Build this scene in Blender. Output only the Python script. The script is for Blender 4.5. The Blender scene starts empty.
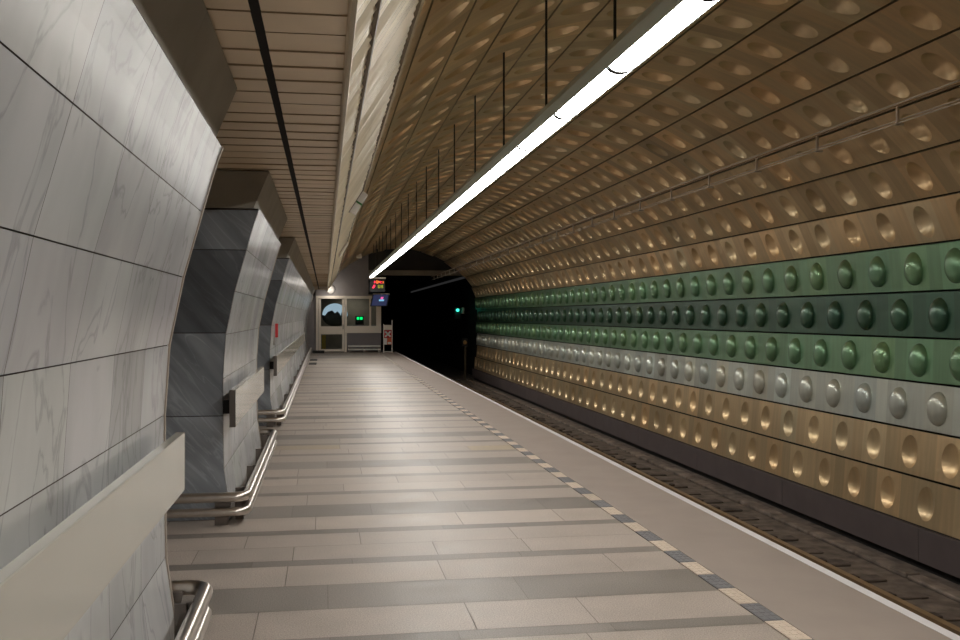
import bpy, math, random
import numpy as np
random.seed(7); rng = np.random.default_rng(7)
scene = bpy.context.scene
COL = scene.collection
PI = math.pi

# ------------------------------------------------------------------ helpers
def srgb(r, g, b):
    f = lambda c: (c/255/12.92) if c/255 <= .04045 else ((c/255+.055)/1.055)**2.4
    return (f(r), f(g), f(b))

def mat(name, col, rough=.5, metal=0., spec=.5, noise=0., nscale=8., stretch=(1, 1, 1), bump=0., bscale=60., rnoise=0., coat=0., veins=False, grain=0., roty=0., aniso=0.):
    m = bpy.data.materials.new(name); m.use_nodes = True
    nt = m.node_tree; N = nt.nodes; L = nt.links
    b = N['Principled BSDF']
    b.inputs['Roughness'].default_value = rough
    b.inputs['Metallic'].default_value = metal
    b.inputs['Specular IOR Level'].default_value = spec
    b.inputs['Coat Weight'].default_value = coat
    b.inputs['Coat Roughness'].default_value = .2
    at = N.new('ShaderNodeAttribute'); at.attribute_name = 'tint'
    mul = N.new('ShaderNodeMix'); mul.data_type = 'RGBA'; mul.blend_type = 'MULTIPLY'
    mul.inputs[0].default_value = 1
    mul.inputs[6].default_value = (*col, 1)
    L.new(at.outputs['Color'], mul.inputs[7])
    out = mul.outputs[2]
    geo = N.new('ShaderNodeNewGeometry')
    mp = N.new('ShaderNodeMapping'); mp.inputs['Scale'].default_value = stretch; mp.inputs['Rotation'].default_value = (0, roty, 0)
    L.new(geo.outputs['Position'], mp.inputs['Vector'])
    if aniso:      # slanted bands: squeeze a rotated copy of the position along one axis
        mp.inputs['Rotation'].default_value = (0, math.radians(-48), 0); mp.inputs['Scale'].default_value = (1, 1, 1)
        mp2 = N.new('ShaderNodeMapping'); mp2.inputs['Scale'].default_value = (stretch[0]*aniso, stretch[1], stretch[2])
        L.new(mp.outputs[0], mp2.inputs['Vector']); mp = mp2
    def noise_mul(out, scale, amt, detail=4):
        nz = N.new('ShaderNodeTexNoise'); nz.inputs['Scale'].default_value = scale; nz.inputs['Detail'].default_value = detail
        L.new(mp.outputs[0], nz.inputs['Vector'])
        mr = N.new('ShaderNodeMapRange'); mr.inputs[1].default_value = .3; mr.inputs[2].default_value = .7
        mr.inputs[3].default_value = 1-amt; mr.inputs[4].default_value = 1+amt
        L.new(nz.outputs['Fac'], mr.inputs[0])
        mm = N.new('ShaderNodeMix'); mm.data_type = 'RGBA'; mm.blend_type = 'MULTIPLY'; mm.inputs[0].default_value = 1
        L.new(out, mm.inputs[6]); L.new(mr.outputs[0], mm.inputs[7])
        return mm.outputs[2], nz
    if noise:
        out, nz = noise_mul(out, nscale, noise)
        if rnoise:
            rr = N.new('ShaderNodeMapRange'); rr.inputs[1].default_value = .3; rr.inputs[2].default_value = .7
            rr.inputs[3].default_value = max(0, rough-rnoise); rr.inputs[4].default_value = rough+rnoise
            L.new(nz.outputs['Fac'], rr.inputs[0]); L.new(rr.outputs[0], b.inputs['Roughness'])
    if grain:
        out, _ = noise_mul(out, 140, grain, 2)
    if veins:
        nz = N.new('ShaderNodeTexNoise'); nz.inputs['Scale'].default_value = 1.6; nz.inputs['Detail'].default_value = 8
        nz.inputs['Distortion'].default_value = 1.4
        L.new(mp.outputs[0], nz.inputs['Vector'])
        rp = N.new('ShaderNodeValToRGB'); e = rp.color_ramp.elements
        e[0].position = .475; e[0].color = (1, 1, 1, 1); e[1].position = .525; e[1].color = (1, 1, 1, 1)
        k = rp.color_ramp.elements.new(.5); v = veins; k.color = (v, v, v, 1)
        L.new(nz.outputs['Fac'], rp.inputs[0])
        mm = N.new('ShaderNodeMix'); mm.data_type = 'RGBA'; mm.blend_type = 'MULTIPLY'; mm.inputs[0].default_value = 1
        L.new(out, mm.inputs[6]); L.new(rp.outputs[0], mm.inputs[7]); out = mm.outputs[2]
    L.new(out, b.inputs['Base Color'])
    if bump:
        nb = N.new('ShaderNodeTexNoise'); nb.inputs['Scale'].default_value = bscale; nb.inputs['Detail'].default_value = 5
        L.new(geo.outputs['Position'], nb.inputs['Vector'])
        bp = N.new('ShaderNodeBump'); bp.inputs['Strength'].default_value = bump; bp.inputs['Distance'].default_value = .02
        L.new(nb.outputs['Fac'], bp.inputs['Height']); L.new(bp.outputs[0], b.inputs['Normal'])
    return m

def emit(name, col, strength):
    m = bpy.data.materials.new(name); m.use_nodes = True
    b = m.node_tree.nodes['Principled BSDF']
    b.inputs['Base Color'].default_value = (*[min(1, c*.3) for c in col], 1)
    b.inputs['Emission Color'].default_value = (*col, 1)
    b.inputs['Emission Strength'].default_value = strength
    return m

def glass(name, tint=(.85, .9, .88)):
    m = bpy.data.materials.new(name); m.use_nodes = True
    b = m.node_tree.nodes['Principled BSDF']
    b.inputs['Base Color'].default_value = (*tint, 1)
    b.inputs['Transmission Weight'].default_value = 1
    b.inputs['Roughness'].default_value = .02
    b.inputs['IOR'].default_value = 1.1
    return m

class MB:
    def __init__(s): s.v = []; s.f = []; s.t = []; s.n = 0
    def add(s, vs, fs, tint=(1, 1, 1)):
        o = s.n
        s.v.extend(vs); s.n += len(vs); s.t.extend([tint]*len(vs))
        s.f.extend([tuple(o+i for i in f) for f in fs])
    def quad(s, a, b, c, d, tint=(1, 1, 1)): s.add([a, b, c, d], [(0, 1, 2, 3)], tint)
    def box(s, x0, x1, y0, y1, z0, z1, tint=(1, 1, 1), bev=0.):
        if bev > 0:
            # chamfered along all vertical and horizontal edges: 24 corner vertices
            vs = []; b = bev
            for sx in (0, 1):
                for sy in (0, 1):
                    for sz in (0, 1):
                        X = (x0, x1)[sx]; Y = (y0, y1)[sy]; Z = (z0, z1)[sz]
                        dx = b*(1-2*sx); dy = b*(1-2*sy); dz = b*(1-2*sz)
                        vs += [(X, Y+dy, Z+dz), (X+dx, Y, Z+dz), (X+dx, Y+dy, Z)]
            I = lambda sx, sy, sz, k: (sx*4+sy*2+sz)*3+k
            fs = []
            for q in (0, 1):
                fs.append((I(q,0,0,0), I(q,1,0,0), I(q,1,1,0), I(q,0,1,0)))
                fs.append((I(0,q,0,1), I(1,q,0,1), I(1,q,1,1), I(0,q,1,1)))
                fs.append((I(0,0,q,2), I(1,0,q,2), I(1,1,q,2), I(0,1,q,2)))
            for a in (0, 1):
                for c in (0, 1):
                    fs.append((I(a,c,0,0), I(a,c,1,0), I(a,c,1,1), I(a,c,0,1)))
                    fs.append((I(a,0,c,0), I(a,1,c,0), I(a,1,c,2), I(a,0,c,2)))
                    fs.append((I(0,a,c,1), I(1,a,c,1), I(1,a,c,2), I(0,a,c,2)))
                    for d in (0, 1):
                        fs.append((I(a,c,d,0), I(a,c,d,1), I(a,c,d,2)))
            s.add(vs, fs, tint); return
        vs = [(x, y, z) for x in (x0, x1) for y in (y0, y1) for z in (z0, z1)]
        s.add(vs, [(0,1,3,2), (4,6,7,5), (0,4,5,1), (2,3,7,6), (0,2,6,4), (1,5,7,3)], tint)
    def prism(s, prof, y0, y1, tint=(1, 1, 1)):      # closed x-z profile swept along the tunnel
        n = len(prof)
        vs = [(x, y0, z) for x, z in prof]+[(x, y1, z) for x, z in prof]
        fs = [(i, (i+1) % n, n+(i+1) % n, n+i) for i in range(n)]
        fs += [tuple(range(n)), tuple(range(2*n-1, n-1, -1))]
        s.add(vs, fs, tint)
    def tube(s, pts, r, seg=12, tint=(1, 1, 1), cap=True):
        P = [np.array(p, float) for p in pts]; n = len(P)
        vs = []; up = None
        for i, p in enumerate(P):
            d = P[min(i+1, n-1)]-P[max(i-1, 0)]; d /= np.linalg.norm(d)
            if up is None:
                a = np.array((0, 0, 1.)) if abs(d[2]) < .9 else np.array((1., 0, 0))
                up = np.cross(d, np.cross(a, d)); up /= np.linalg.norm(up)
            else:
                up = up-d*np.dot(up, d); up /= np.linalg.norm(up)
            sd = np.cross(d, up)
            for k in range(seg):
                a = 2*PI*k/seg
                vs.append(tuple(p+r*(math.cos(a)*sd+math.sin(a)*up)))
        fs = [(i*seg+k, i*seg+(k+1) % seg, (i+1)*seg+(k+1) % seg, (i+1)*seg+k) for i in range(n-1) for k in range(seg)]
        if cap: fs += [tuple(range(seg)), tuple((n-1)*seg+k for k in reversed(range(seg)))]
        s.add(vs, fs, tint)
    def ball(s, c, r, seg=16, rings=10, sc=(1, 1, 1), tint=(1, 1, 1)):
        vs = []; fs = []
        for i in range(rings+1):
            th = PI*i/rings
            for k in range(seg):
                a = 2*PI*k/seg
                vs.append((c[0]+sc[0]*r*math.sin(th)*math.cos(a), c[1]+sc[1]*r*math.sin(th)*math.sin(a), c[2]+sc[2]*r*math.cos(th)))
        for i in range(rings):
            for k in range(seg):
                fs.append((i*seg+k, (i+1)*seg+k, (i+1)*seg+(k+1) % seg, i*seg+(k+1) % seg))
        s.add(vs, fs, tint)
    def build(s, name, material, parent=None, smooth=False, label=None, origin=None):
        root = parent
        while root is not None and root.parent is not None: root = root.parent
        o = np.array(root.location if root is not None else (origin or (0, 0, 0)))
        me = bpy.data.meshes.new(name)
        V = np.array(s.v, float)-o
        me.from_pydata(V.tolist(), [], s.f)
        ca = me.color_attributes.new('tint', 'FLOAT_COLOR', 'POINT')
        T = np.ones((len(s.v), 4), np.float32); T[:, :3] = np.array(s.t, np.float32)
        ca.data.foreach_set('color', T.ravel())
        me.materials.append(material)
        import bmesh
        bm = bmesh.new(); bm.from_mesh(me); bmesh.ops.recalc_face_normals(bm, faces=bm.faces); bm.to_mesh(me); bm.free()
        if smooth:
            me.polygons.foreach_set('use_smooth', [True]*len(me.polygons))
            try: me.set_sharp_from_angle(angle=math.radians(40))
            except Exception: pass
        me.update()
        ob = bpy.data.objects.new(name, me); COL.objects.link(ob)
        if parent is not None: ob.parent = parent
        elif origin: ob.location = origin
        if label: ob['label'] = label
        return ob

def thing(name, label, cat, loc, group=None):
    o = bpy.data.objects.new(name, None); COL.objects.link(o)
    o.location = loc; o.empty_display_size = .1
    o['label'] = label; o['category'] = cat
    if group: o['group'] = group
    return o
def tag(o, label, cat, group=None):
    o['label'] = label; o['category'] = cat
    if group: o['group'] = group
    return o
def struct(o, label=None):
    o['kind'] = 'structure'
    if label: o['label'] = label
    return o

# ------------------------------------------------------------------ materials
M_gold = mat('anodised_gold', (.76, .575, .34), .34, .61, noise=.07, nscale=3, stretch=(1, 6, .6))
M_silver = mat('anodised_silver', (.68, .72, .65), .33, .5, coat=.45, noise=.06, nscale=3, stretch=(1, 6, .6))
M_green = mat('anodised_green', (.175, .34, .185), .31, .5, coat=.6, noise=.08, nscale=3, stretch=(1, 6, .6))
M_dkgreen = mat('anodised_dark_green', (.048, .122, .075), .29, .5, coat=.45, noise=.08, nscale=3, stretch=(1, 6, .6))
M_back = mat('lining', (.03, .026, .022), .9)
M_black = mat('black', (.006, .006, .006), .6)
M_marble = mat('pale_marble', (.475, .480, .49), .22, 0, .15, noise=.13, nscale=1.6, stretch=(1.2, 1.6, .8), veins=.78)
M_dkmarble = mat('dark_marble', (.165, .178, .195), .35, 0, .45, noise=.35, nscale=2.2, stretch=(3.5, 3.5, 3.5), veins=1.3, aniso=.16)
M_granite = mat('granite', (.385, .328, .286), .46, 0, .5, noise=.10, nscale=3.5, grain=.3, rnoise=.06)
M_edge = mat('smooth_edge_paving', (.315, .262, .23), .55, 0, .35, noise=.05, nscale=3)
M_white = mat('white_line', (.66, .63, .64), .6, noise=.06, nscale=6)
M_tile = mat('tactile_tiles', (.58, .51, .45), .5, 0, .35, noise=.08, nscale=30)
M_steel = mat('brushed_steel', (.70, .65, .60), .28, 1., noise=.05, nscale=20)
M_steeld = mat('dark_steel', (.26, .23, .21), .35, .9)
M_cream = mat('cream_enamel', (.50, .478, .42), .12, 0, .6, noise=.02, nscale=2)
M_slat = mat('beige_slats', (.68, .545, .375), .42, .2, noise=.06, nscale=2.5)
M_fascia = mat('bright_beige_ribs', (.70, .60, .44), .36, .25, noise=.05, nscale=2.5)
M_block = mat('grey_brown_plaster', (.26, .235, .195), .7, noise=.12, nscale=2.5)
M_skirt = mat('purple_grey_skirting', (.105, .083, .083), .6, noise=.10, nscale=3)
M_bed = mat('track_concrete', (.15, .12, .10), .95, noise=.45, nscale=5, bump=.6, bscale=18)
M_rail = mat('rail_steel', (.26, .17, .09), .45, .5, noise=.1, nscale=10)
M_house = mat('grey_green_housing', (.48, .56, .55), .5, .3)
M_pipe = mat('painted_pipe', (.55, .46, .38), .4, .2)
M_rod = mat('dark_rod', (.02, .018, .016), .6)
M_wallg = mat('grey_end_wall', (.27, .25, .255), .6, noise=.06, nscale=4)
M_walld = mat('dark_concrete', (.045, .042, .042), .8, noise=.1, nscale=3)
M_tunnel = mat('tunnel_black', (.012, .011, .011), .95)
M_alu = mat('booth_aluminium', (.85, .77, .67), .4, .1)
M_pane = glass('pane')
M_grey = mat('mid_grey', (.24, .22, .235), .6)
M_offw = mat('off_white', (.75, .72, .70), .5)
M_whiteb = mat('white_paint', (.8, .79, .76), .35)
M_red = mat('red', (.55, .02, .025), .4)
M_orange = mat('orange', (.75, .13, .03), .4)
M_blue = emit('blue_screen', (.03, .038, .10), .7)
M_hall = mat('hall_plaster', (.35, .33, .30), .8)
E_light = emit('diffuser_glow', (1, .968, .91), 35)
E_red = emit('led_red', (1, .02, .07), 1.6)
E_orange = emit('led_orange', (1, .22, .02), 1.3)
E_yel = emit('led_yellow', (.42, .46, .01), .8)
E_green = emit('led_green', (0, 1, .2), 1.2)
E_teal = emit('signal_teal', (.05, .9, .6), 2.2)
E_amber = emit('signal_amber', (.30, .15, .04), .08)
E_sky = emit('lightbox_sky', (.42, .56, .68), .75)
E_pink = emit('screen_pink', (.9, .12, .4), 1.)
E_cyan = emit('screen_cyan', (.25, .6, .85), .8)

# ------------------------------------------------------------------ measured layout (metres; floor at z = 0)
H = 1.5
CX, CZ, R = 3.084, .704, 3.6
P0, DP = -.42546, .144864
Y0, Y1 = -6., 40.3
PITCH = .69
LOWER = [(6.2000, -.7233), (6.2441, -.2202), (6.2876, .2771), (6.3188, .7872), (6.3354, 1.2643), (6.3267, 1.7626), (6.2742, 2.2623), (6.078, 2.703)]
def wall_pt(k, r=R):        # lower courses stand almost upright, the rest follow the round vault
    if k < 7:
        i = max(0, min(6, int(math.floor(k)))); q = k-i
        (xa, za), (xb, zb) = LOWER[i], LOWER[i+1]
        return xa+(xb-xa)*q+(r-R), za+(zb-za)*q
    a = P0+DP*k
    return CX+r*math.cos(a), CZ+r*math.sin(a)

# ------------------------------------------------------------------ dimpled cladding rows
OFFS = {0: .224, 1: .575, 2: .135, 3: .493, 4: .152, 5: .54, 6: .195, 7: .572, 8: .10}
SEG = 28
def dimple_row(k, sign, material, parent, name):
    (xa, za), (xb, zb) = wall_pt(k), wall_pt(k+1)
    a = np.array((xa, za)); b = np.array((xb, zb))
    w = np.linalg.norm(b-a); t = (b-a)/w
    n = np.array((CX, CZ))-(a+b)/2; n /= np.linalg.norm(n)
    gap = .011
    hh = w/2-gap
    rad = .180; ray_ = .143; sq = .235
    angs = sorted(set([2*PI*i/SEG for i in range(SEG)]+[math.atan2(sy*hh, sx*sq) % (2*PI) for sx in (1, -1) for sy in (1, -1)]))
    A = np.array(angs); na = len(A)
    cosA, sinA = np.cos(A), np.sin(A)
    sc = np.minimum(sq/np.maximum(np.abs(cosA), 1e-9), hh/np.maximum(np.abs(sinA), 1e-9))
    rect = np.c_[cosA*sc, sinA*sc, 0*A]
    circ = np.c_[cosA*ray_, sinA*rad, 0*A]
    rings = []
    dn = .35 if k < 6 else .47; depth = rad*dn if sign < 0 else .082
    nr = 7
    for i in range(nr):
        q = 1-i/nr                       # spherical-cap section, so the rim is a crease and not a vertical lip
        Rc = (1+dn*dn)/(2*dn)
        if sign < 0: hgt = -depth*(math.sqrt(Rc*Rc-q*q)-(Rc-dn))/dn
        else:                            # domes: flatter crown, steep shoulder
            q = math.cos(i/nr*PI/2); hgt = depth*math.sqrt(max(0, 1-q**2.6))
        rings.append(np.c_[cosA*ray_*q, sinA*rad*q, 0*A+hgt])
    V = np.vstack([rect, circ]+rings+[np.array([[0, 0, depth*sign]])])
    F = []
    for j in range(na):
        j2 = (j+1) % na
        F.append((j, j2, na+j2, na+j))
        for i in range(nr-1):
            o = (2+i)*na; F.append((o+j, o+j2, o+na+j2, o+na+j))
        F.append(((1+nr)*na+j, (1+nr)*na+j2, (2+nr)*na))
    # infill strip between two dimpled panels, with its own shade, and back flanges
    g = PITCH-2*sq
    o = len(V)
    V = np.vstack([V, [[sq, -hh, 0], [sq+g, -hh, 0], [sq+g, hh, 0], [sq, hh, 0]]])
    F.append((o, o+1, o+2, o+3))
    o2 = len(V)
    V = np.vstack([V, [[-sq, hh, 0], [sq+g, hh, 0], [sq+g, hh, -.03], [-sq, hh, -.03], [-sq, -hh, 0], [sq+g, -hh, 0], [sq+g, -hh, -.03], [-sq, -hh, -.03]]])
    F.append((o2, o2+1, o2+2, o2+3)); F.append((o2+4, o2+5, o2+6, o2+7))
    mid = (a+b)/2
    mb = MB()
    i0 = math.floor((Y0)/PITCH)
    off = OFFS.get(k, .55 if k % 2 else .15)
    nV = len(V)
    nT = int((Y1-Y0)/PITCH)
    allV = []; allT = []
    cnt = 0
    for i in range(i0, i0+nT+2):
        yc = off+i*PITCH
        if yc-sq < Y0 or yc+sq+g > Y1+.05: continue
        W = np.empty((nV, 3))
        W[:, 0] = mid[0]+t[0]*V[:, 1]+n[0]*V[:, 2]
        W[:, 2] = mid[1]+t[1]*V[:, 1]+n[1]*V[:, 2]
        W[:, 1] = yc+V[:, 0]
        allV.append(W)
        T = np.empty((nV, 3))
        v = 1+rng.normal(0, .09); hue = rng.normal(0, .035)
        T[:] = (v*(1+hue), v, v*(1-hue))
        if k >= 6 and rng.random() < .07: T[:] = (.98, 1.06, 1.15)
        v2 = .93+rng.normal(0, .07); T[o:o+4] = (v2, v2, v2)
        T[o2:] = .6
        allT.append(T)
        mb.f.extend([tuple(cnt*nV+q for q in f) for f in F]); cnt += 1
    mb.v = np.vstack(allV).tolist(); mb.t = np.vstack(allT).tolist(); mb.n = len(mb.v)
    # build without recalculated normals mixing: rows are open sheets
    root = parent
    me = bpy.data.meshes.new(name)
    me.from_pydata(mb.v, [], mb.f)
    ca = me.color_attributes.new('tint', 'FLOAT_COLOR', 'POINT')
    T = np.ones((mb.n, 4), np.float32); T[:, :3] = np.array(mb.t, np.float32)
    ca.data.foreach_set('color', T.ravel())
    me.materials.append(material)
    nF = len(F)
    sm = np.zeros((cnt, nF), bool)
    for fi, f in enumerate(F):
        if min(f) >= 2*na and max(f) <= (2+nr)*na: sm[:, fi] = True
    me.polygons.foreach_set('use_smooth', sm.ravel().tolist())
    me.update()
    ob = bpy.data.objects.new(name, me); COL.objects.link(ob); ob.parent = parent
    return ob

def arc_shell(name, k0, k1, r, material):
    mb = MB()
    n = 24
    for i in range(n):
        a = wall_pt(k0+(k1-k0)*i/n, r); b = wall_pt(k0+(k1-k0)*(i+1)/n, r)
        mb.quad((a[0], Y0, a[1]), (a[0], Y1, a[1]), (b[0], Y1, b[1]), (b[0], Y0, b[1]))
    return struct(mb.build(name, material))
wall_right = arc_shell('wall_right', -1.2, 9, R+.13, M_back)
ceiling = arc_shell('ceiling', 9, 19.75, R+.13, M_back)
for k in range(0, 20):
    m_ = M_gold; sg = -1
    if k == 2: m_, sg = M_silver, 1
    elif k in (3, 5): m_, sg = M_green, 1
    elif k == 4: m_, sg = M_dkgreen, 1
    nm = 'concave_gold_panel_row' if sg < 0 else ('domed_silver_panel_row' if k == 2 else 'domed_green_panel_row')
    dimple_row(k, sg, m_, wall_right if k < 9 else ceiling, nm)

# skirting under the lowest cladding row, and the recess below it
sx = wall_pt(0)[0]
mb = MB()
y = Y0
while y < Y1-.1:
    mb.box(sx-.03, sx+.02, y+.004, min(y+3.05, Y1)-.004, -1.085, H-2.229)
    y += 3.05
struct(mb.build('trim_1', M_skirt))
mb = MB(); mb.box(sx+.06, sx+.2, Y0, Y1, -1.4, -.74); struct(mb.build('trim_2', M_black))

# ------------------------------------------------------------------ platform floor
FX0, FX1 = -9., 2.125
mb = MB()
mb.box(FX0, FX1+.005, Y0, Y1, -.35, -.004, (.42, .40, .40))
per = 2.3
bands = []
for nrep in range(-6, 16):
    b0 = 5.2+per*nrep
    e = [(-.225, .225, 1), (.225, .665, 0), (.665, .795, 1), (.795, 1.505, 0), (1.505, 1.635, 1), (1.635, per-.225, 0)]
    for a, c, d in e: bands.append((b0+a, b0+c, d))
for a, c, d in bands:
    sub = [(a, c)]
    if not d and c-a > .5: m2 = (a+c)/2; sub = [(a, m2), (m2, c)]
    for a2, c2 in sub:
        if c2 < Y0 or a2 > Y1: continue
        a3, c3 = max(a2, Y0), min(c2, Y1)
        x = FX0+random.uniform(0, .5)
        xs = [FX0]
        while x < FX1-.35:
            xs.append(x); x += random.choice((.6, .75, .9, 1.05))
        xs.append(FX1)
        shade = random.gauss(1, .03)
        for i in range(len(xs)-1):
            v = (random.gauss(.60, .05) if d else random.gauss(1., .045))*shade
            tint = (v*.97, v*1.0, v*1.02) if d else (v, v, v)
            if not d and random.random() < .035: tint = (v*1.02, v*.97, v*.78)
            mb.quad((xs[i]+.0025, a3+.0025, 0), (xs[i+1]-.0025, a3+.0025, 0), (xs[i+1]-.0025, c3-.0025, 0), (xs[i]+.0025, c3-.0025, 0), tint)
floor = struct(mb.build('floor', M_granite))
# tactile strip of alternating light and dark ribbed tiles
mb = MB()
tp = .2845
n0 = int((Y0-4.724)/tp)-1
mb.box(FX1+.004, 2.238, Y0, Y1, -.35, -.006, (.3, .3, .3))
for i in range(n0, 130):
    ya = 4.724+tp*i
    if ya < Y0 or ya+tp > Y1: continue
    dark = (i % 2 == 0)
    t_ = (.30, .335, .40) if dark else (1.05, 1.0, .93)
    v = random.gauss(1, .05); t_ = tuple(c*v for c in t_)
    mb.box(FX1+.008, 2.236, ya+.004-tp, ya-.004, -.01, 0, t_)
    for q in range(5):
        yy = ya-tp+.03+q*(tp-.06)/4
        for xx in (2.15, 2.185, 2.22):
            mb.box(xx-.012, xx+.012, yy-.018, yy+.018, 0, .0015, t_)
struct(mb.build('trim_3', M_tile, parent=None))
mb = MB()
mb.box(2.24, 2.872, Y0, Y1, -.35, 0)
struct(mb.build('trim_4', M_edge))
mb = MB()
mb.box(2.873, 2.935, Y0, Y1, -.12, .001)
struct(mb.build('trim_5', M_white))
mb = MB(); mb.box(2.80, 2.87, Y0, Y1, -1.3, -.12); struct(mb.build('trim_6', M_walld))
# track bed
mb = MB(); mb.box(2.80, 6.9, Y0, 75, -1.4, -1.19)
struct(mb.build('trim_7', M_bed))
BED = -1.19
def rail(xc, label):
    t = thing('running_rail', label, 'rail', (xc, 15, BED))
    mb = MB()
    mb.prism([(xc-.07, BED), (xc+.07, BED), (xc+.07, BED+.02), (xc+.012, BED+.04), (xc+.012, BED+.12), (xc+.036, BED+.13), (xc+.036, BED+.155), (xc-.036, BED+.155), (xc-.036, BED+.13), (xc-.012, BED+.12), (xc-.012, BED+.04), (xc-.07, BED+.02)], Y0, 74)
    mb.build('rail_profile', M_rail, t)
rail(5.062, 'rusty steel running rail on the far side of the track bed')
# sleeper blocks under the far rail
proto = None
for i in range(60):
    yy = 4.2+.6*i
    if proto is None:
        mb = MB(); mb.box(5.25, 5.62, yy-.10, yy+.10, BED, BED+.035, (.8, .78, .78), .01)
        mb.box(5.28, 5.36, yy-.06, yy+.06, BED+.035, BED+.075, (.45, .4, .4), .01)
        proto = mb.build('sleeper_block', M_bed, origin=(5.43, yy, BED)); o = proto
    else:
        o = proto.copy(); COL.objects.link(o); o.location = (5.43+random.uniform(-.04, .04), yy+random.uniform(-.06, .06), BED); o.scale = (random.uniform(.7, 1.25), random.uniform(.7, 1.4), random.uniform(.5, 1))
    tag(o, 'low dark sleeper block on the track bed beside the far rail', 'sleeper', 'sleeper blocks along the far rail')
mb = MB()
y = Y0
while y < 40:
    mb.box(5.86+random.uniform(-.012, .012), 6.04, y+.01, y+.99, BED, BED+.05+random.uniform(-.012, .008), tuple([random.gauss(1.35, .12)]*3), .012)
    y += 1.
tag(mb.build('cable_duct', M_bed, origin=(5.95, 15, BED)), 'low grey concrete cable duct lying along the track bed by the skirting', 'cable duct')

# ------------------------------------------------------------------ pylons with leaning marble faces
PROF = [(-.478, 2.295), (-.500, 2.235), (-.528, 2.145), (-.571, 1.988), (-.656, 1.682), (-.720, 1.365), (-.741, 1.038), (-.741, .764), (-.735, .375), (-.682, 0.)]
XB = -3.3
def prof_x(z):
    for (xa, za), (xb, zb) in zip(PROF, PROF[1:]):
        if zb <= z <= za: return xa+(xb-xa)*(za-z)/(za-zb)
    return PROF[-1][0]
def pylon(y0, y1, label):
    t = thing('pylon', label, 'pylon', (-2., (y0+y1)/2, 0))
    core = MB()
    ins = .012
    core.prism([(x-ins, z) for x, z in PROF]+[(XB, 0), (XB, 2.28)], y0+.012, y1-.012, (1.6, 1.2, 1.1))
    core.build('core', M_back, t)
    cl = MB()
    zrows = [(2.295, 1.988), (1.988, 1.682), (1.682, 1.365), (1.365, 1.038), (1.038, .375), (.375, 0.)]
    n = max(1, round((y1-y0)/.6)); w = (y1-y0)/n
    for ri, (zt, zb) in enumerate(zrows):
        pts = [(prof_x(zt), zt)]+[p for p in PROF if zb < p[1] < zt]+[(prof_x(zb), zb)]
        for i in range(n):
            a, b = y1-w*(i+1)+.0015, y1-w*i-.0015
            v = random.gauss(1, .07)
            tint = (v, v*random.gauss(1, .01), v*random.gauss(1, .015))
            pp = [list(p) for p in pts]
            gz = .002
            pp[0] = (prof_x(zt-gz), zt-gz); pp[-1] = (prof_x(zb+gz), zb+gz)
            for p, q in zip(pp, pp[1:]):
                cl.quad((p[0], a, p[1]), (p[0], b, p[1]), (q[0], b, q[1]), (q[0], a, q[1]), tint)
    cl.quad((-.478, y0, 2.295), (-.478, y1, 2.295), (-.60, y1, 2.295), (-.60, y0, 2.295))
    cl.build('marble_face', M_marble, t)
    for ye, s in ((y0, 1), (y1, -1)):
        en = MB()
        zj = [2.285, 1.988, 1.375, .764, 0.]
        for zi, (zt, zb) in enumerate(zip(zj, zj[1:])):
            g = .003
            pts = [(prof_x(zt-g)-.004, zt-g)]+[(p[0]-.004, p[1]) for p in PROF if zb < p[1] < zt]+[(prof_x(zb+g)-.004, zb+g)]
            v = (1.2, .66, 1.4, 1.9)[zi]
            # two slabs per course, split away from the platform edge
            xs = -1.75
            en.prism(pts+[(xs, zb+g), (xs, zt-g)], ye, ye+s*.01, (v, v, v))
            en.prism([(xs-.004, zb+g), (xs-.004, zt-g), (XB, zt-g), (XB, zb+g)], ye, ye+s*.01, (v*.95, v*.95, v*.95))
        en.build('dark_marble_end', M_dkmarble, t, label='dark grey marble end face')
        if s == 1: en = None; continue
        tr = MB()
        for (xa, za), (xb, zb) in zip(PROF, PROF[1:]):
            tr.prism([(xa+.006, za), (xb+.006, zb), (xb-.03, zb), (xa-.03, za)], ye-s*.020, ye+s*.001, (.5, .47, .45))
        tr.build('edge_trim', M_alu, t, label='pale metal edge trim')
    up = MB()
    bl = [(-.545, 2.297), (-.52, 2.305), (-.408, 2.572), (XB, 2.572), (XB, 2.297)]
    yy = y0
    nb = max(1, round((y1-y0)/1.2)); wb = (y1-y0)/nb
    for i in range(nb):
        up.prism(bl, y0+wb*i+.001, y0+wb*(i+1)-.001, tuple([random.gauss(1, .04)]*3))
    up.build('upper_block', M_block, t, label='plain grey-brown upper block')
    return t
pylon(1.16, 4.65, 'nearest pylon at the left edge, faced with leaning pale grey marble slabs')
pylon(7.28, 10.78, 'middle marble pylon with a dark grey end face behind the nearest one')
pylon(13.39, 40.2, 'longest marble pylon running on to the booth at the platform end')

# ------------------------------------------------------------------ slatted bulkhead above pylons
bk = thing('slatted_bulkhead', 'long beige slatted metal bulkhead hanging above the pylons and platform edge', 'bulkhead', (-.2, 17, 2.58))
SZ = 2.58
mb = MB(); pk = .25
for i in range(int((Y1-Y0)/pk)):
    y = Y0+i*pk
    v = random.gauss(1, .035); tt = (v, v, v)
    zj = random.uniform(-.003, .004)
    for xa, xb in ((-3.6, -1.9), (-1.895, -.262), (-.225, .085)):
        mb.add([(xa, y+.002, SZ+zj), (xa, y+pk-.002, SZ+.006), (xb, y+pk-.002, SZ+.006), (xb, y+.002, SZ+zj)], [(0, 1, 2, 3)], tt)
        mb.add([(xa, y+.002, SZ+zj), (xa, y+.002, SZ+.012), (xb, y+.002, SZ+.012), (xb, y+.002, SZ+zj)], [(0, 1, 2, 3)], (.62, .58, .54))  # riser tinted darker: shade of the plank gap put into its colour
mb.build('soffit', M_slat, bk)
mb = MB()
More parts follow.
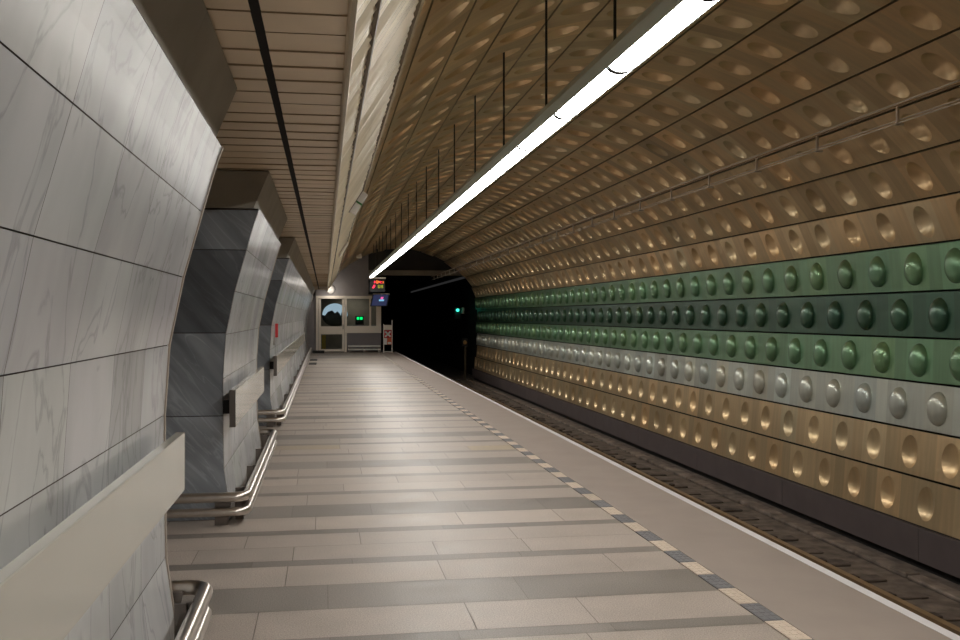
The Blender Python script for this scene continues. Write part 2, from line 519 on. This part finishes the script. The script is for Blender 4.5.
mb.prism([(-3.6, SZ+.03), (.085, SZ+.03), (.53, 3.235), (.47, 3.28), (-3.6, 3.28)], Y0, Y1, (.5, .45, .4))
mb.build('backing', M_back, bk)
mb = MB()
A_ = np.array((.087, SZ-.06)); B_ = np.array((.538, 3.232)); D_ = (B_-A_); nL = np.array((D_[1], -D_[0]))/np.linalg.norm(D_)
pf = .125
for i in range(int((Y1-Y0)/pf)):
    y = Y0+i*pf
    v = random.gauss(1, .03); tt = (v, v, v); hr = random.choice((.005, .008, .011, .014))
    for ta, tb in ((0, .217), (.227, .842), (.848, 1.)):
        a = A_+D_*ta; b = A_+D_*tb; h = hr if tb < 1 else .003
        a2 = a+nL*h; b2 = b+nL*h
        e = .004
        mb.add([(a[0], y, a[1]), (b[0], y, b[1]), (b2[0], y+.045, b2[1]), (a2[0], y+.045, a2[1]), (a[0], y+pf-e, a[1]), (b[0], y+pf-e, b[1])],
               [(0, 1, 2, 3), (3, 2, 5, 4), (0, 3, 4), (1, 5, 2)], tt)
mb.build('ribbed_fascia', M_fascia, bk)
mb = MB()
def strip(ta, tb, h0, h1, tint):
    a = A_+D_*ta; b = A_+D_*tb
    mb.prism([tuple(a+nL*h0), tuple(b+nL*h0), tuple(b+nL*h1), tuple(a+nL*h1)], Y0, Y1, tint)
strip(.0, .007, -.002, .0195, (1, 1, 1))
strip(.215, .229, -.004, .0225, (.12, .1, .09))
strip(.843, .848, -.004, .0225, (.3, .27, .24))
mb.prism([(.080, SZ+.03), (.0825, SZ-.055), (.087, SZ-.062), (.092, SZ-.05), (.092, SZ+.03)], Y0, Y1)  # added corner lip, lowers the soffit's shadow edge on the pylon blocks
mb.build('fascia_joint_and_shade_lip', M_fascia, bk)

# ------------------------------------------------------------------ passage / hall behind, end walls
mb = MB(); mb.quad((-9, Y0, -.1), (-9, Y1, -.1), (-9, Y1, 3.5), (-9, Y0, 3.5)); struct(mb.build('wall_left', M_hall))
mb = MB(); mb.box(-9, -3.55, Y0, Y1, 3.2, 3.3); struct(mb.build('trim_8', M_hall))
mb = MB(); mb.quad((-9, Y0, -1.4), (7, Y0, -1.4), (7, Y0, 4.6), (-9, Y0, 4.6)); struct(mb.build('wall_front', M_wallg))
YB = 40.3
mb = MB()
mb.box(-.76, 1.79, YB, YB+.12, 2.335, 4.6)
mb.box(-9, -.375, YB, YB+.12, -.1, 4.6)
struct(mb.build('wall_back', M_wallg))
mb = MB()
mb.box(1.79, 7.2, YB+.02, YB+.14, 3.42, 4.7)
mb.box(6.62, 7.2, YB+.02, YB+.14, -1.4, 3.42)
struct(mb.build('trim_9', M_walld))
mb = MB(); mb.box(1.79, 6.7, YB-.2, YB+.02, 3.20, 3.41); struct(mb.build('trim_10', M_block))
# running tunnel beyond
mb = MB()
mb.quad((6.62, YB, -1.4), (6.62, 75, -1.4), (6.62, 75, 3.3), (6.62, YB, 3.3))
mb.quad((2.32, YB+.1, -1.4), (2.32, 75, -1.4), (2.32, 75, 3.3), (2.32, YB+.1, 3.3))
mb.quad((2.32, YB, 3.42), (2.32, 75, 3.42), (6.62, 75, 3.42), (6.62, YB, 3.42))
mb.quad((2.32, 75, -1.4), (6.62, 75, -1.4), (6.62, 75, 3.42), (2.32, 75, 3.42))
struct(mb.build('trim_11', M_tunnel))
# headwall under the platform end
mb = MB(); mb.box(-.4, 2.93, YB-.01, YB+2.5, -1.35, -.005); struct(mb.build('trim_12', M_walld))

# ------------------------------------------------------------------ linear light
LX = 1.69
LY0, LY1 = -5.2, 35.3
lt = thing('linear_light', 'long suspended fluorescent light line running the length of the platform', 'light', (LX, 14, 2.92))
mb = MB()
mb.prism([(1.608, 2.946), (1.762, 2.946), (1.763, 2.932), (1.768, 2.931), (1.776, 2.97), (1.745, 3.05), (1.612, 3.058), (1.586, 3.0), (1.602, 2.929), (1.607, 2.930)], LY0, LY1)
mb.build('housing', M_house, lt)
SEGL = 1.312
y = 5.357-SEGL*8
while y < LY1-.2:
    d = MB()
    prof = [(1.685+.072*math.cos(a), 2.942+.034*math.sin(a)) for a in np.linspace(PI, 2*PI, 9)]
    d.prism(prof, max(y, LY0)+.010, min(y+SEGL, LY1)-.010)
    df = d.build('diffuser', E_light, lt)
    r_ = MB()
    prof2 = [(1.685+.075*math.cos(a), 2.942+.040*math.sin(a)) for a in np.linspace(PI, 2*PI, 9)]
    r_.prism(prof2, y-.026, y+.026)
    r_.build('joint_ring', M_black, lt)
    y += SEGL
y = 5.47-1.782*5
while y < LY1:
    zt = CZ+math.sqrt(R*R-(LX-CX)**2)
    d = MB(); d.tube([(LX, y, 3.04), (LX, y, zt+.08)], .0095, 8)
    d.build('suspension_rod', M_rod, lt)
    y += 1.782

# ------------------------------------------------------------------ cable tray over the track
ct = thing('cable_tray', 'slim ladder-like twin pipe run suspended high above the track', 'cable tray', (4.4, 16, 3.1))
d = MB(); d.tube([(4.40, Y0, 3.155), (4.40, YB-.2, 3.155)], .007, 8); d.build('upper_pipe', M_pipe, ct)
d = MB(); d.tube([(4.40, Y0, 3.133), (4.40, YB-.2, 3.133)], .009, 8); d.build('cable', M_rail, ct)
d = MB(); d.tube([(4.40, Y0, 3.0), (4.40, YB-.2, 3.0)], .006, 8); d.build('lower_pipe', M_pipe, ct)
d = MB(); d.tube([(4.44, Y0, 3.035), (4.44, YB-.2, 3.035)], .006, 8); d.build('lower_pipe', M_pipe, ct)
for i in range(-3, 27):
    yy = 6.86+1.237*i
    if yy > YB-.4 or yy < 1: continue
    d = MB(); d.box(4.392, 4.408, yy-.012, yy+.012, 2.985, 3.13); d.box(4.38, 4.45, yy-.012, yy+.012, 2.985, 3.0); d.build('bracket', M_steel, ct)

# ------------------------------------------------------------------ cream panels on pylons
def board(y0, y1, label):
    xf, th = -.640, .042
    t = thing('mounted_panel', label, 'panel', (xf, (y0+y1)/2, .7))
    d = MB(); d.box(xf-th, xf, y0, y1, .695, .962, bev=.003)
    d.build('panel_board', M_cream, t)
    for ya, yb in ((y0-.004, y0), (y1, y1+.004)):
        d = MB(); d.box(xf-th-.001, xf+.001, ya, yb, .694, .963); d.build('end_cap', M_steeld, t)
    y = y0+.15
    while y < y1-.1:
        d = MB(); d.box(-.743, xf-th, y-.02, y+.02, .78, .88); d.build('bracket', M_black, t)
        y += 1.1 if y1-y0 < 8 else 2.2
board(1.3, 4.60, 'cream panel on brackets along the nearest marble pylon')
board(7.15, 10.45, 'shorter cream panel on the middle pylon, its grey near end showing')
board(13.2, 31.5, 'long distant cream panel along the farthest marble pylon')

# ------------------------------------------------------------------ steel foot rails
def foot_rail(y0, y1, label, near=True, far=True):
    xr = -.555
    t = thing('foot_rail', label, 'rail', (xr, (y0+y1)/2, 0))
    def path(z):
        p = []; rr = .09; xi = -2.6
        if near:
            p.append((xi, y0, z)); p += [(xr-rr+rr*math.sin(a), y0+rr-rr*math.cos(a), z) for a in np.linspace(0, PI/2, 7)]
        else: p.append((xr, y0, z))
        if far:
            p += [(xr-rr+rr*math.cos(a), y1-rr+rr*math.sin(a), z) for a in np.linspace(0, PI/2, 7)]; p.append((xi, y1, z))
        else: p.append((xr, y1, z))
        return p
    d = MB(); d.tube(path(.205), .036, 14); d.build('upper_tube', M_steel, t, smooth=True)
    d = MB(); d.tube(path(.100), .031, 14); d.build('lower_tube', M_steel, t, smooth=True)
    ys = list(np.arange(y0+.25, y1-.1, 1.05 if y1-y0 < 8 else 2.4))
    for yy in ys:
        d = MB(); d.box(xr-.10, xr-.04, yy-.012, yy+.012, 0, .23); d.box(xr-.05, xr, yy-.012, yy+.012, .10, .235); d.build('leg', M_steeld, t)
    for yy, on in ((y0, near), (y1, far)):
        if on:
            for xx in (-.72, -1.5, -2.4):
                s = 1 if yy == y0 else -1
                d = MB(); d.prism([(xx-.06, 0), (xx+.03, 0), (xx+.06, .2), (xx-.06, .2)], yy+s*.035, yy+s*.055); d.build('leg', M_steeld, t)
foot_rail(1.0, 4.74, 'steel twin-tube foot rail around the nearest pylon in the bottom left corner')
foot_rail(7.06, 10.95, 'steel twin-tube foot rail bending round the middle pylon')
foot_rail(13.2, 39.0, 'longest steel twin-tube foot rail leading to the booth', far=False)

# ------------------------------------------------------------------ small things on pylon and vault
t = thing('red_sign', 'small narrow red sign standing out from the farthest pylon', 'sign', (-.70, 14.2, 1.2))
d = MB(); d.box(-.712, -.672, 14.19, 14.21, 1.19, 1.39, bev=.003); d.build('sign_plate', M_red, t)
d = MB(); d.box(-.735, -.722, 14.185, 14.215, 1.08, 1.39); d.build('bracket', M_steeld, t)

def on_fascia(tt, off):   # point on the slanted fascia
    p = A_+D_*tt+nL*off
    return p
Du = D_/np.linalg.norm(D_)
def fascia_box(mb, tt, half, y0, y1, o0, o1, tint=(1, 1, 1)):
    c = A_+D_*tt
    pr = [c-Du*half+nL*o0, c+Du*half+nL*o0, c+Du*half+nL*o1, c-Du*half+nL*o1]
    mb.prism([tuple(p) for p in pr], y0, y1, tint)
t = thing('emergency_light', 'white emergency lamp with a green band on the slatted bulkhead', 'lamp', (.4, 12.6, 3.05))
d = MB(); fascia_box(d, .66, .15, 12.45, 12.62, .02, .10); d.build('lamp_body', M_offw, t)
d = MB(); fascia_box(d, .655, .012, 12.445, 12.625, .02, .104); d.build('green_band', mat('green_band', (.02, .16, .03), .5), t, label='green band')
d = MB(); fascia_box(d, .66, .16, 12.42, 12.64, .0, .02); d.build('back_plate', M_steeld, t)
t = thing('fascia_speaker', 'flat pale box fixed on the bulkhead towards its far end', 'speaker', (.4, 21, 3.0))
d = MB(); fascia_box(d, .62, .16, 20.6, 21.4, .02, .06); d.build('speaker_case', M_alu, t)
d = MB(); fascia_box(d, .62, .12, 20.7, 21.3, .06, .064); d.build('grille', M_alu, t)
t = thing('vault_speaker', 'small beige box mounted on the vault near the far end wall', 'speaker', (1.25, 36, 3.8))
d = MB(); d.box(1.15, 1.35, 35.9, 36.1, 3.65, 3.88, bev=.015); d.build('speaker_case', M_alu, t)
d = MB(); d.box(1.22, 1.28, 35.97, 36.03, 3.88, 3.96); d.build('mount', M_steeld, t)
t = thing('round_lamp', 'round off-white lamp on the grey end wall above the booth door', 'lamp', (.226, YB, 2.6))
d = MB(); d.ball((.226, YB-.05, 2.6), .185, sc=(1, .55, 1)); d.build('lamp_globe', M_offw, t, smooth=True)
d = MB(); d.tube([(.226, YB, 2.6), (.226, YB-.06, 2.6)], .12, 16); d.build('wall_base', M_steeld, t)

# ------------------------------------------------------------------ dispatcher booth
bt = thing('booth', 'small glazed metal dispatcher booth closing the end of the platform', 'booth', (1., YB, 0))
def fb(name, m, x0, x1, z0, z1, y0=YB-.08, y1=YB+.02, bev=.004, label=None):
    d = MB(); d.box(x0, x1, y0, y1, z0, z1, bev=bev); return d.build(name, m, bt, label=label)
fb('top_beam', M_alu, -.37, 2.31, 2.215, 2.335, YB-.12)
fb('corner_post', M_alu, -.37, -.27, 0, 2.215); fb('corner_post', M_alu, 2.11, 2.31, .79, 2.215)
fb('corner_post', M_alu, .80, .90, 0, 2.215); fb('corner_post', M_alu, 1.82, 1.90, 1.085, 2.215)
door = fb('door', M_alu, -.26, -.165, .03, 2.2)
for a in ((.70, .79, .03, 2.2), (-.165, .70, .74, 1.07), (-.165, .70, .03, .13)):
    d = MB(); d.box(a[0], a[1], YB-.06, YB+.0, a[2], a[3], bev=.003); d.build('door_rail', M_alu, door)
for z0, z1 in ((1.07, 2.2), (.13, .74)):
    d = MB(); d.box(-.165, .70, YB-.04, YB-.03, z0, z1); d.build('door_pane', M_pane, door)
d = MB(); d.tube([(.74, YB-.08, .95), (.74, YB-.08, 1.15)], .015, 8); d.build('door_handle', M_steeld, door)
fb('spandrel', M_alu, .90, 2.31, .79, 1.085, YB-.14)
fb('window_pane', M_pane, .90, 1.82, 1.085, 2.215, YB-.04, YB-.03, 0)
fb('window_pane', M_pane, 1.90, 2.11, 1.085, 2.215, YB-.04, YB-.03, 0)
fb('lower_panel', M_grey, .90, 2.31, .02, .79, YB-.05, label='dark grey lower panel')
d = MB()
d.box(-.37, 2.30, YB+2.0, YB+2.1, 0, 2.4); d.box(-.45, -.37, YB+.03, YB+2.1, 0, 2.4); d.box(2.22, 2.30, YB+.03, YB+2.1, 0, 2.4)
d.box(-.37, 2.30, YB+.03, YB+2.0, 2.34, 2.4)
d.build('booth_shell', M_block, bt)
d = MB(); d.box(.95, 2.2, YB+.5, YB+1.1, .95, 1.12, bev=.01); d.build('counter', M_hall, bt)
t = thing('green_clock', 'green digital readout glowing behind the booth window', 'clock', (1.45, YB+.8, 1.12))
d = MB(); d.box(1.27, 1.63, YB+.8, YB+.86, 1.121, 1.5); d.build('clock_case', M_black, t)
for x0 in (1.33, 1.47):
    d = MB(); d.box(x0, x0+.11, YB+.79, YB+.80, 1.345, 1.455); d.build('digit', E_green, t, label='glowing green digits')
rl = bpy.data.lights.new('booth_front_fill', 'POINT'); rl.energy = 11; rl.shadow_soft_size = .12; rl.color = (1, .94, .85)  # added fill for the dim booth front; the round lamp itself doesn't emit
rlo = bpy.data.objects.new('booth_front_fill', rl); COL.objects.link(rlo); rlo.location = (.226, YB-.6, 2.5)
bl = bpy.data.lights.new('booth_interior_fill', 'AREA'); bl.energy = 5; bl.size = .8; bl.color = (1, .92, .8)  # added unseen light that lifts the dark booth interior
blo = bpy.data.objects.new('booth_interior_fill', bl); COL.objects.link(blo); blo.location = (1.2, YB+1.3, 2.32)
# oval light box seen through the door
t = thing('oval_lightbox', 'oval picture of pale sky over dark shapes behind the booth door glass', 'picture', (.42, YB+.9, 1.55))
d = MB(); c = (.42, 1.55); rx, rz = .55, .50
pts = [(c[0]+rx*math.cos(a), c[1]+rz*math.sin(a)) for a in np.linspace(0, 2*PI, 40, endpoint=False)]
d.prism(pts, YB+.9, YB+.95); d.build('dark_ground', M_black, t)
d = MB()
top = [(c[0]+rx*.97*math.cos(a), c[1]+rz*.97*math.sin(a)) for a in np.linspace(-.12, PI+.0, 24)]
jag = [(-.42, 1.52), (-.30, 1.68), (-.12, 1.74), (.0, 1.62), (.10, 1.70), (.2, 1.60), (.24, 1.5), (.28, 1.66), (.42, 1.66), (.47, 1.45)]
d.prism(top+[(c[0]+q, z) for q, z in jag], YB+.88, YB+.90); d.build('pale_sky', E_sky, t, label='pale blue sky area')
t = thing('yellow_bin', 'tall yellow object standing behind the lower door glass', 'box', (.0, YB+.5, 0))
d = MB(); d.box(-.13, .03, YB+.4, YB+.6, .02, .70, bev=.01); d.build('bin_body', mat('dull_yellow', (.45, .33, .06), .6), t)
d = MB(); d.box(-.14, .04, YB+.39, YB+.61, .70, .73); d.build('lid', M_steeld, t)

# bench in front of the booth
t = thing('bench', 'low white two-slat bench in front of the booth', 'bench', (1.6, YB-.5, 0))
for z in (.10, .235):
    d = MB(); d.box(.93, 2.25, YB-.75, YB-.35, z, z+.055, bev=.008); d.build('slat', M_whiteb, t)
for xx in (1.0, 1.6, 2.2):
    d = MB(); d.box(xx-.03, xx+.03, YB-.7, YB-.4, 0, .24); d.build('leg', M_steeld, t)

# no-entry gate
t = thing('barrier_gate', 'narrow gate at the platform end with a red no-entry cross sign', 'gate', (2.55, 39.5, 0))
for xx in (2.375, 2.72):
    d = MB(); d.box(xx-.015, xx+.015, 39.48, 39.52, 0, 1.17 if xx < 2.5 else 1.33); d.build('post', M_steel, t)
d = MB(); d.box(2.36, 2.735, 39.49, 39.51, .015, .045); d.build('bottom_bar', M_steel, t)
d = MB(); d.box(2.375, 2.72, 39.47, 39.48, .93, 1.13, bev=.003); d.build('top_plate', M_alu, t)
d = MB(); d.box(2.39, 2.70, 39.455, 39.47, .60, .92, bev=.003); sp = d.build('sign_plate', M_red, t, label='red sign plate')
d = MB()
for s in (1, -1):
    u = np.array((1, s))/math.sqrt(2); v = np.array((-u[1], u[0])); c0 = np.array((2.545, .76))
    d.prism([tuple(c0+u*.15+v*.032), tuple(c0-u*.15+v*.032), tuple(c0-u*.15-v*.032), tuple(c0+u*.15-v*.032)], 39.449, 39.4545 - (.001 if s > 0 else 0))
d.build('white_cross', M_whiteb, sp, label='white cross')
d = MB(); d.box(2.39, 2.51, 39.455, 39.47, .33, .595); d.build('notice', M_offw, t, label='white notice')
d = MB(); d.box(2.512, 2.70, 39.455, 39.47, .33, .595); nt_ = d.build('notice', M_orange, t, label='orange-red notice')
d = MB(); d.box(2.54, 2.68, 39.45, 39.455, .35, .43); d.build('notice_band', M_offw, nt_)

# departure display and blue screen
t = thing('departure_display', 'black train display with red, orange and yellow characters below the light line', 'display', (1.92, 36, 2.9))
d = MB(); d.box(1.66, 2.22, 35.95, 36.25, 2.40, 2.88, bev=.01); d.build('display_case', M_black, t)
d = MB(); d.box(1.62, 2.24, 35.9, 36.3, 2.89, 2.94, bev=.005); d.build('top_cap', M_alu, t)
d = MB(); d.box(1.88, 1.96, 36.05, 36.15, 2.94, CZ+3.3); d.build('hanger', M_rod, t)
def led(m, boxes, label):
    d = MB()
    for x0, x1, z0, z1 in boxes: d.box(x0, x1, 35.94, 35.95, z0, z1)
    d.build('characters', m, t, label=label)
led(E_red, [(1.80, 1.86, 2.745, 2.79), (1.815, 1.845, 2.72, 2.81), (2.03, 2.05, 2.72, 2.80), (2.06, 2.11, 2.77, 2.79), (2.06, 2.11, 2.72, 2.735)], 'red characters')
led(E_orange, [(1.89, 1.91, 2.71, 2.84), (1.92, 1.955, 2.71, 2.735), (1.935, 1.955, 2.71, 2.83), (1.97, 2.01, 2.74, 2.80), (2.13, 2.16, 2.72, 2.80)], 'orange characters')
d = MB(); d.prism([(1.74, 2.54), (1.79, 2.53), (1.85, 2.60), (1.84, 2.66), (1.79, 2.66)], 35.94, 35.95); d.build('characters', E_red, t, label='red mark')
led(E_yel, [(1.95, 1.975, 2.54, 2.66), (1.985, 2.03, 2.54, 2.56), (2.01, 2.03, 2.54, 2.66), (2.055, 2.10, 2.60, 2.62), (2.06, 2.08, 2.54, 2.66), (2.11, 2.135, 2.54, 2.66)], 'yellow characters')
t = thing('information_screen', 'dark blue hanging screen with a pink and pale blue figure beside the booth', 'screen', (2.15, 38, 2.4))
def par(m, name, x0, x1, z0, z1, y0, y1, parent, label=None):
    sh = lambda z: (z-1.9)*.22
    d = MB(); d.prism([(x0+sh(z0), z0), (x1+sh(z0), z0), (x1+sh(z1), z1), (x0+sh(z1), z1)], y0, y1); return d.build(name, m, parent, label=label)
par(M_black, 'screen_case', 1.76, 2.44, 1.88, 2.36, 38, 38.1, t)
sc_ = par(M_blue, 'screen_face', 1.80, 2.38, 1.91, 2.34, 37.985, 38, t)
par(M_alu, 'top_frame', 1.76, 2.42, 2.36, 2.385, 37.98, 38.1, t)
par(E_pink, 'figure_head', 2.10, 2.20, 2.165, 2.25, 37.975, 37.985, sc_, 'pink figure')
par(E_cyan, 'figure_body', 2.05, 2.25, 2.085, 2.16, 37.975, 37.985, sc_, 'pale blue base')
d = MB(); d.box(2.03, 2.07, 38.04, 38.08, 2.38, 2.42); d.tube([(2.05, 38.06, 2.4), (2.05, 38.06, 4.1)], .012, 8); d.build('hanger', M_rod, t)

# signals in the tunnel mouth
t = thing('tunnel_signal', 'small signal with a teal green light inside the dark tunnel', 'signal', (6.15, 44, 1.5))
d = MB(); d.tube([(6.05, 44.0, 1.77), (6.05, 43.9, 1.77)], .07, 14); d.build('lens', E_teal, t)
d = MB(); d.box(5.9, 6.2, 44.0, 44.2, 1.35, 1.9, bev=.02); d.build('signal_case', M_walld, t)
d = MB(); d.box(6.26, 6.36, 43.95, 44.1, 1.6, 1.9, bev=.01); d.build('side_box', M_alu, t)
d = MB(); d.box(6.2, 6.62, 44.08, 44.14, 1.6, 1.66); d.build('bracket', M_rod, t)
t = thing('track_signal', 'low trackside signal post with an amber lens at the tunnel mouth', 'signal', (5.80, 39.8, BED))
d = MB(); d.tube([(5.80, 39.8, BED), (5.80, 39.8, .3)], .05, 10); d.build('post', mat('post_ochre', (.07, .05, .025), .7), t)
d = MB(); d.box(5.66, 5.90, 39.75, 39.9, .2, .58, bev=.02); d.build('signal_case', M_black, t)
d = MB(); d.tube([(5.78, 39.75, .39), (5.78, 39.68, .39)], .08, 14); d.build('lens', E_amber, t)

# grates and dark base by booth
for yy, lab in ((30.6, 'dark slotted floor grate by the long foot rail, nearer of the two'), (33.2, 'dark slotted floor grate by the long foot rail, farther of the two')):
    d = MB()
    d.box(-.50, -.26, yy-.55, yy+.55, 0, .012, bev=.003)
    for q in range(6): d.box(-.49+q*.038, -.475+q*.038, yy-.5, yy+.5, .012, .016)
    tag(d.build('floor_grate', M_black, origin=(-.38, yy, 0)), lab, 'grate', 'floor grates')
d = MB(); d.box(-.50, -.02, 39.15, 39.7, 0, .10, bev=.01)
tag(d.build('doormat_step', M_black, origin=(-.4, 39.2, 0)), 'low black slab on the floor in front of the booth door', 'step')

# ------------------------------------------------------------------ world, camera, view
w = bpy.data.worlds.new('World'); scene.world = w; w.use_nodes = True
w.node_tree.nodes['Background'].inputs['Color'].default_value = (.02, .02, .02, 1)
cam = bpy.data.cameras.new('camera'); co = bpy.data.objects.new('camera', cam); COL.objects.link(co)
co.location = (0, 0, H); co.rotation_euler = (PI/2, 0, -math.atan(155/960))
cam.sensor_width = 36; cam.lens = 36; cam.shift_y = -4/960; cam.clip_start = .05
scene.camera = co
vs = scene.view_settings
vs.view_transform = 'Standard'; vs.look = 'None'; vs.gamma = 1; vs.exposure = 0; vs.use_curve_mapping = False
cy = scene.cycles
cy.max_bounces = 10; cy.diffuse_bounces = 6; cy.glossy_bounces = 5; cy.transmission_bounces = 6
cy.sample_clamp_indirect = 6
cy.use_denoising = True
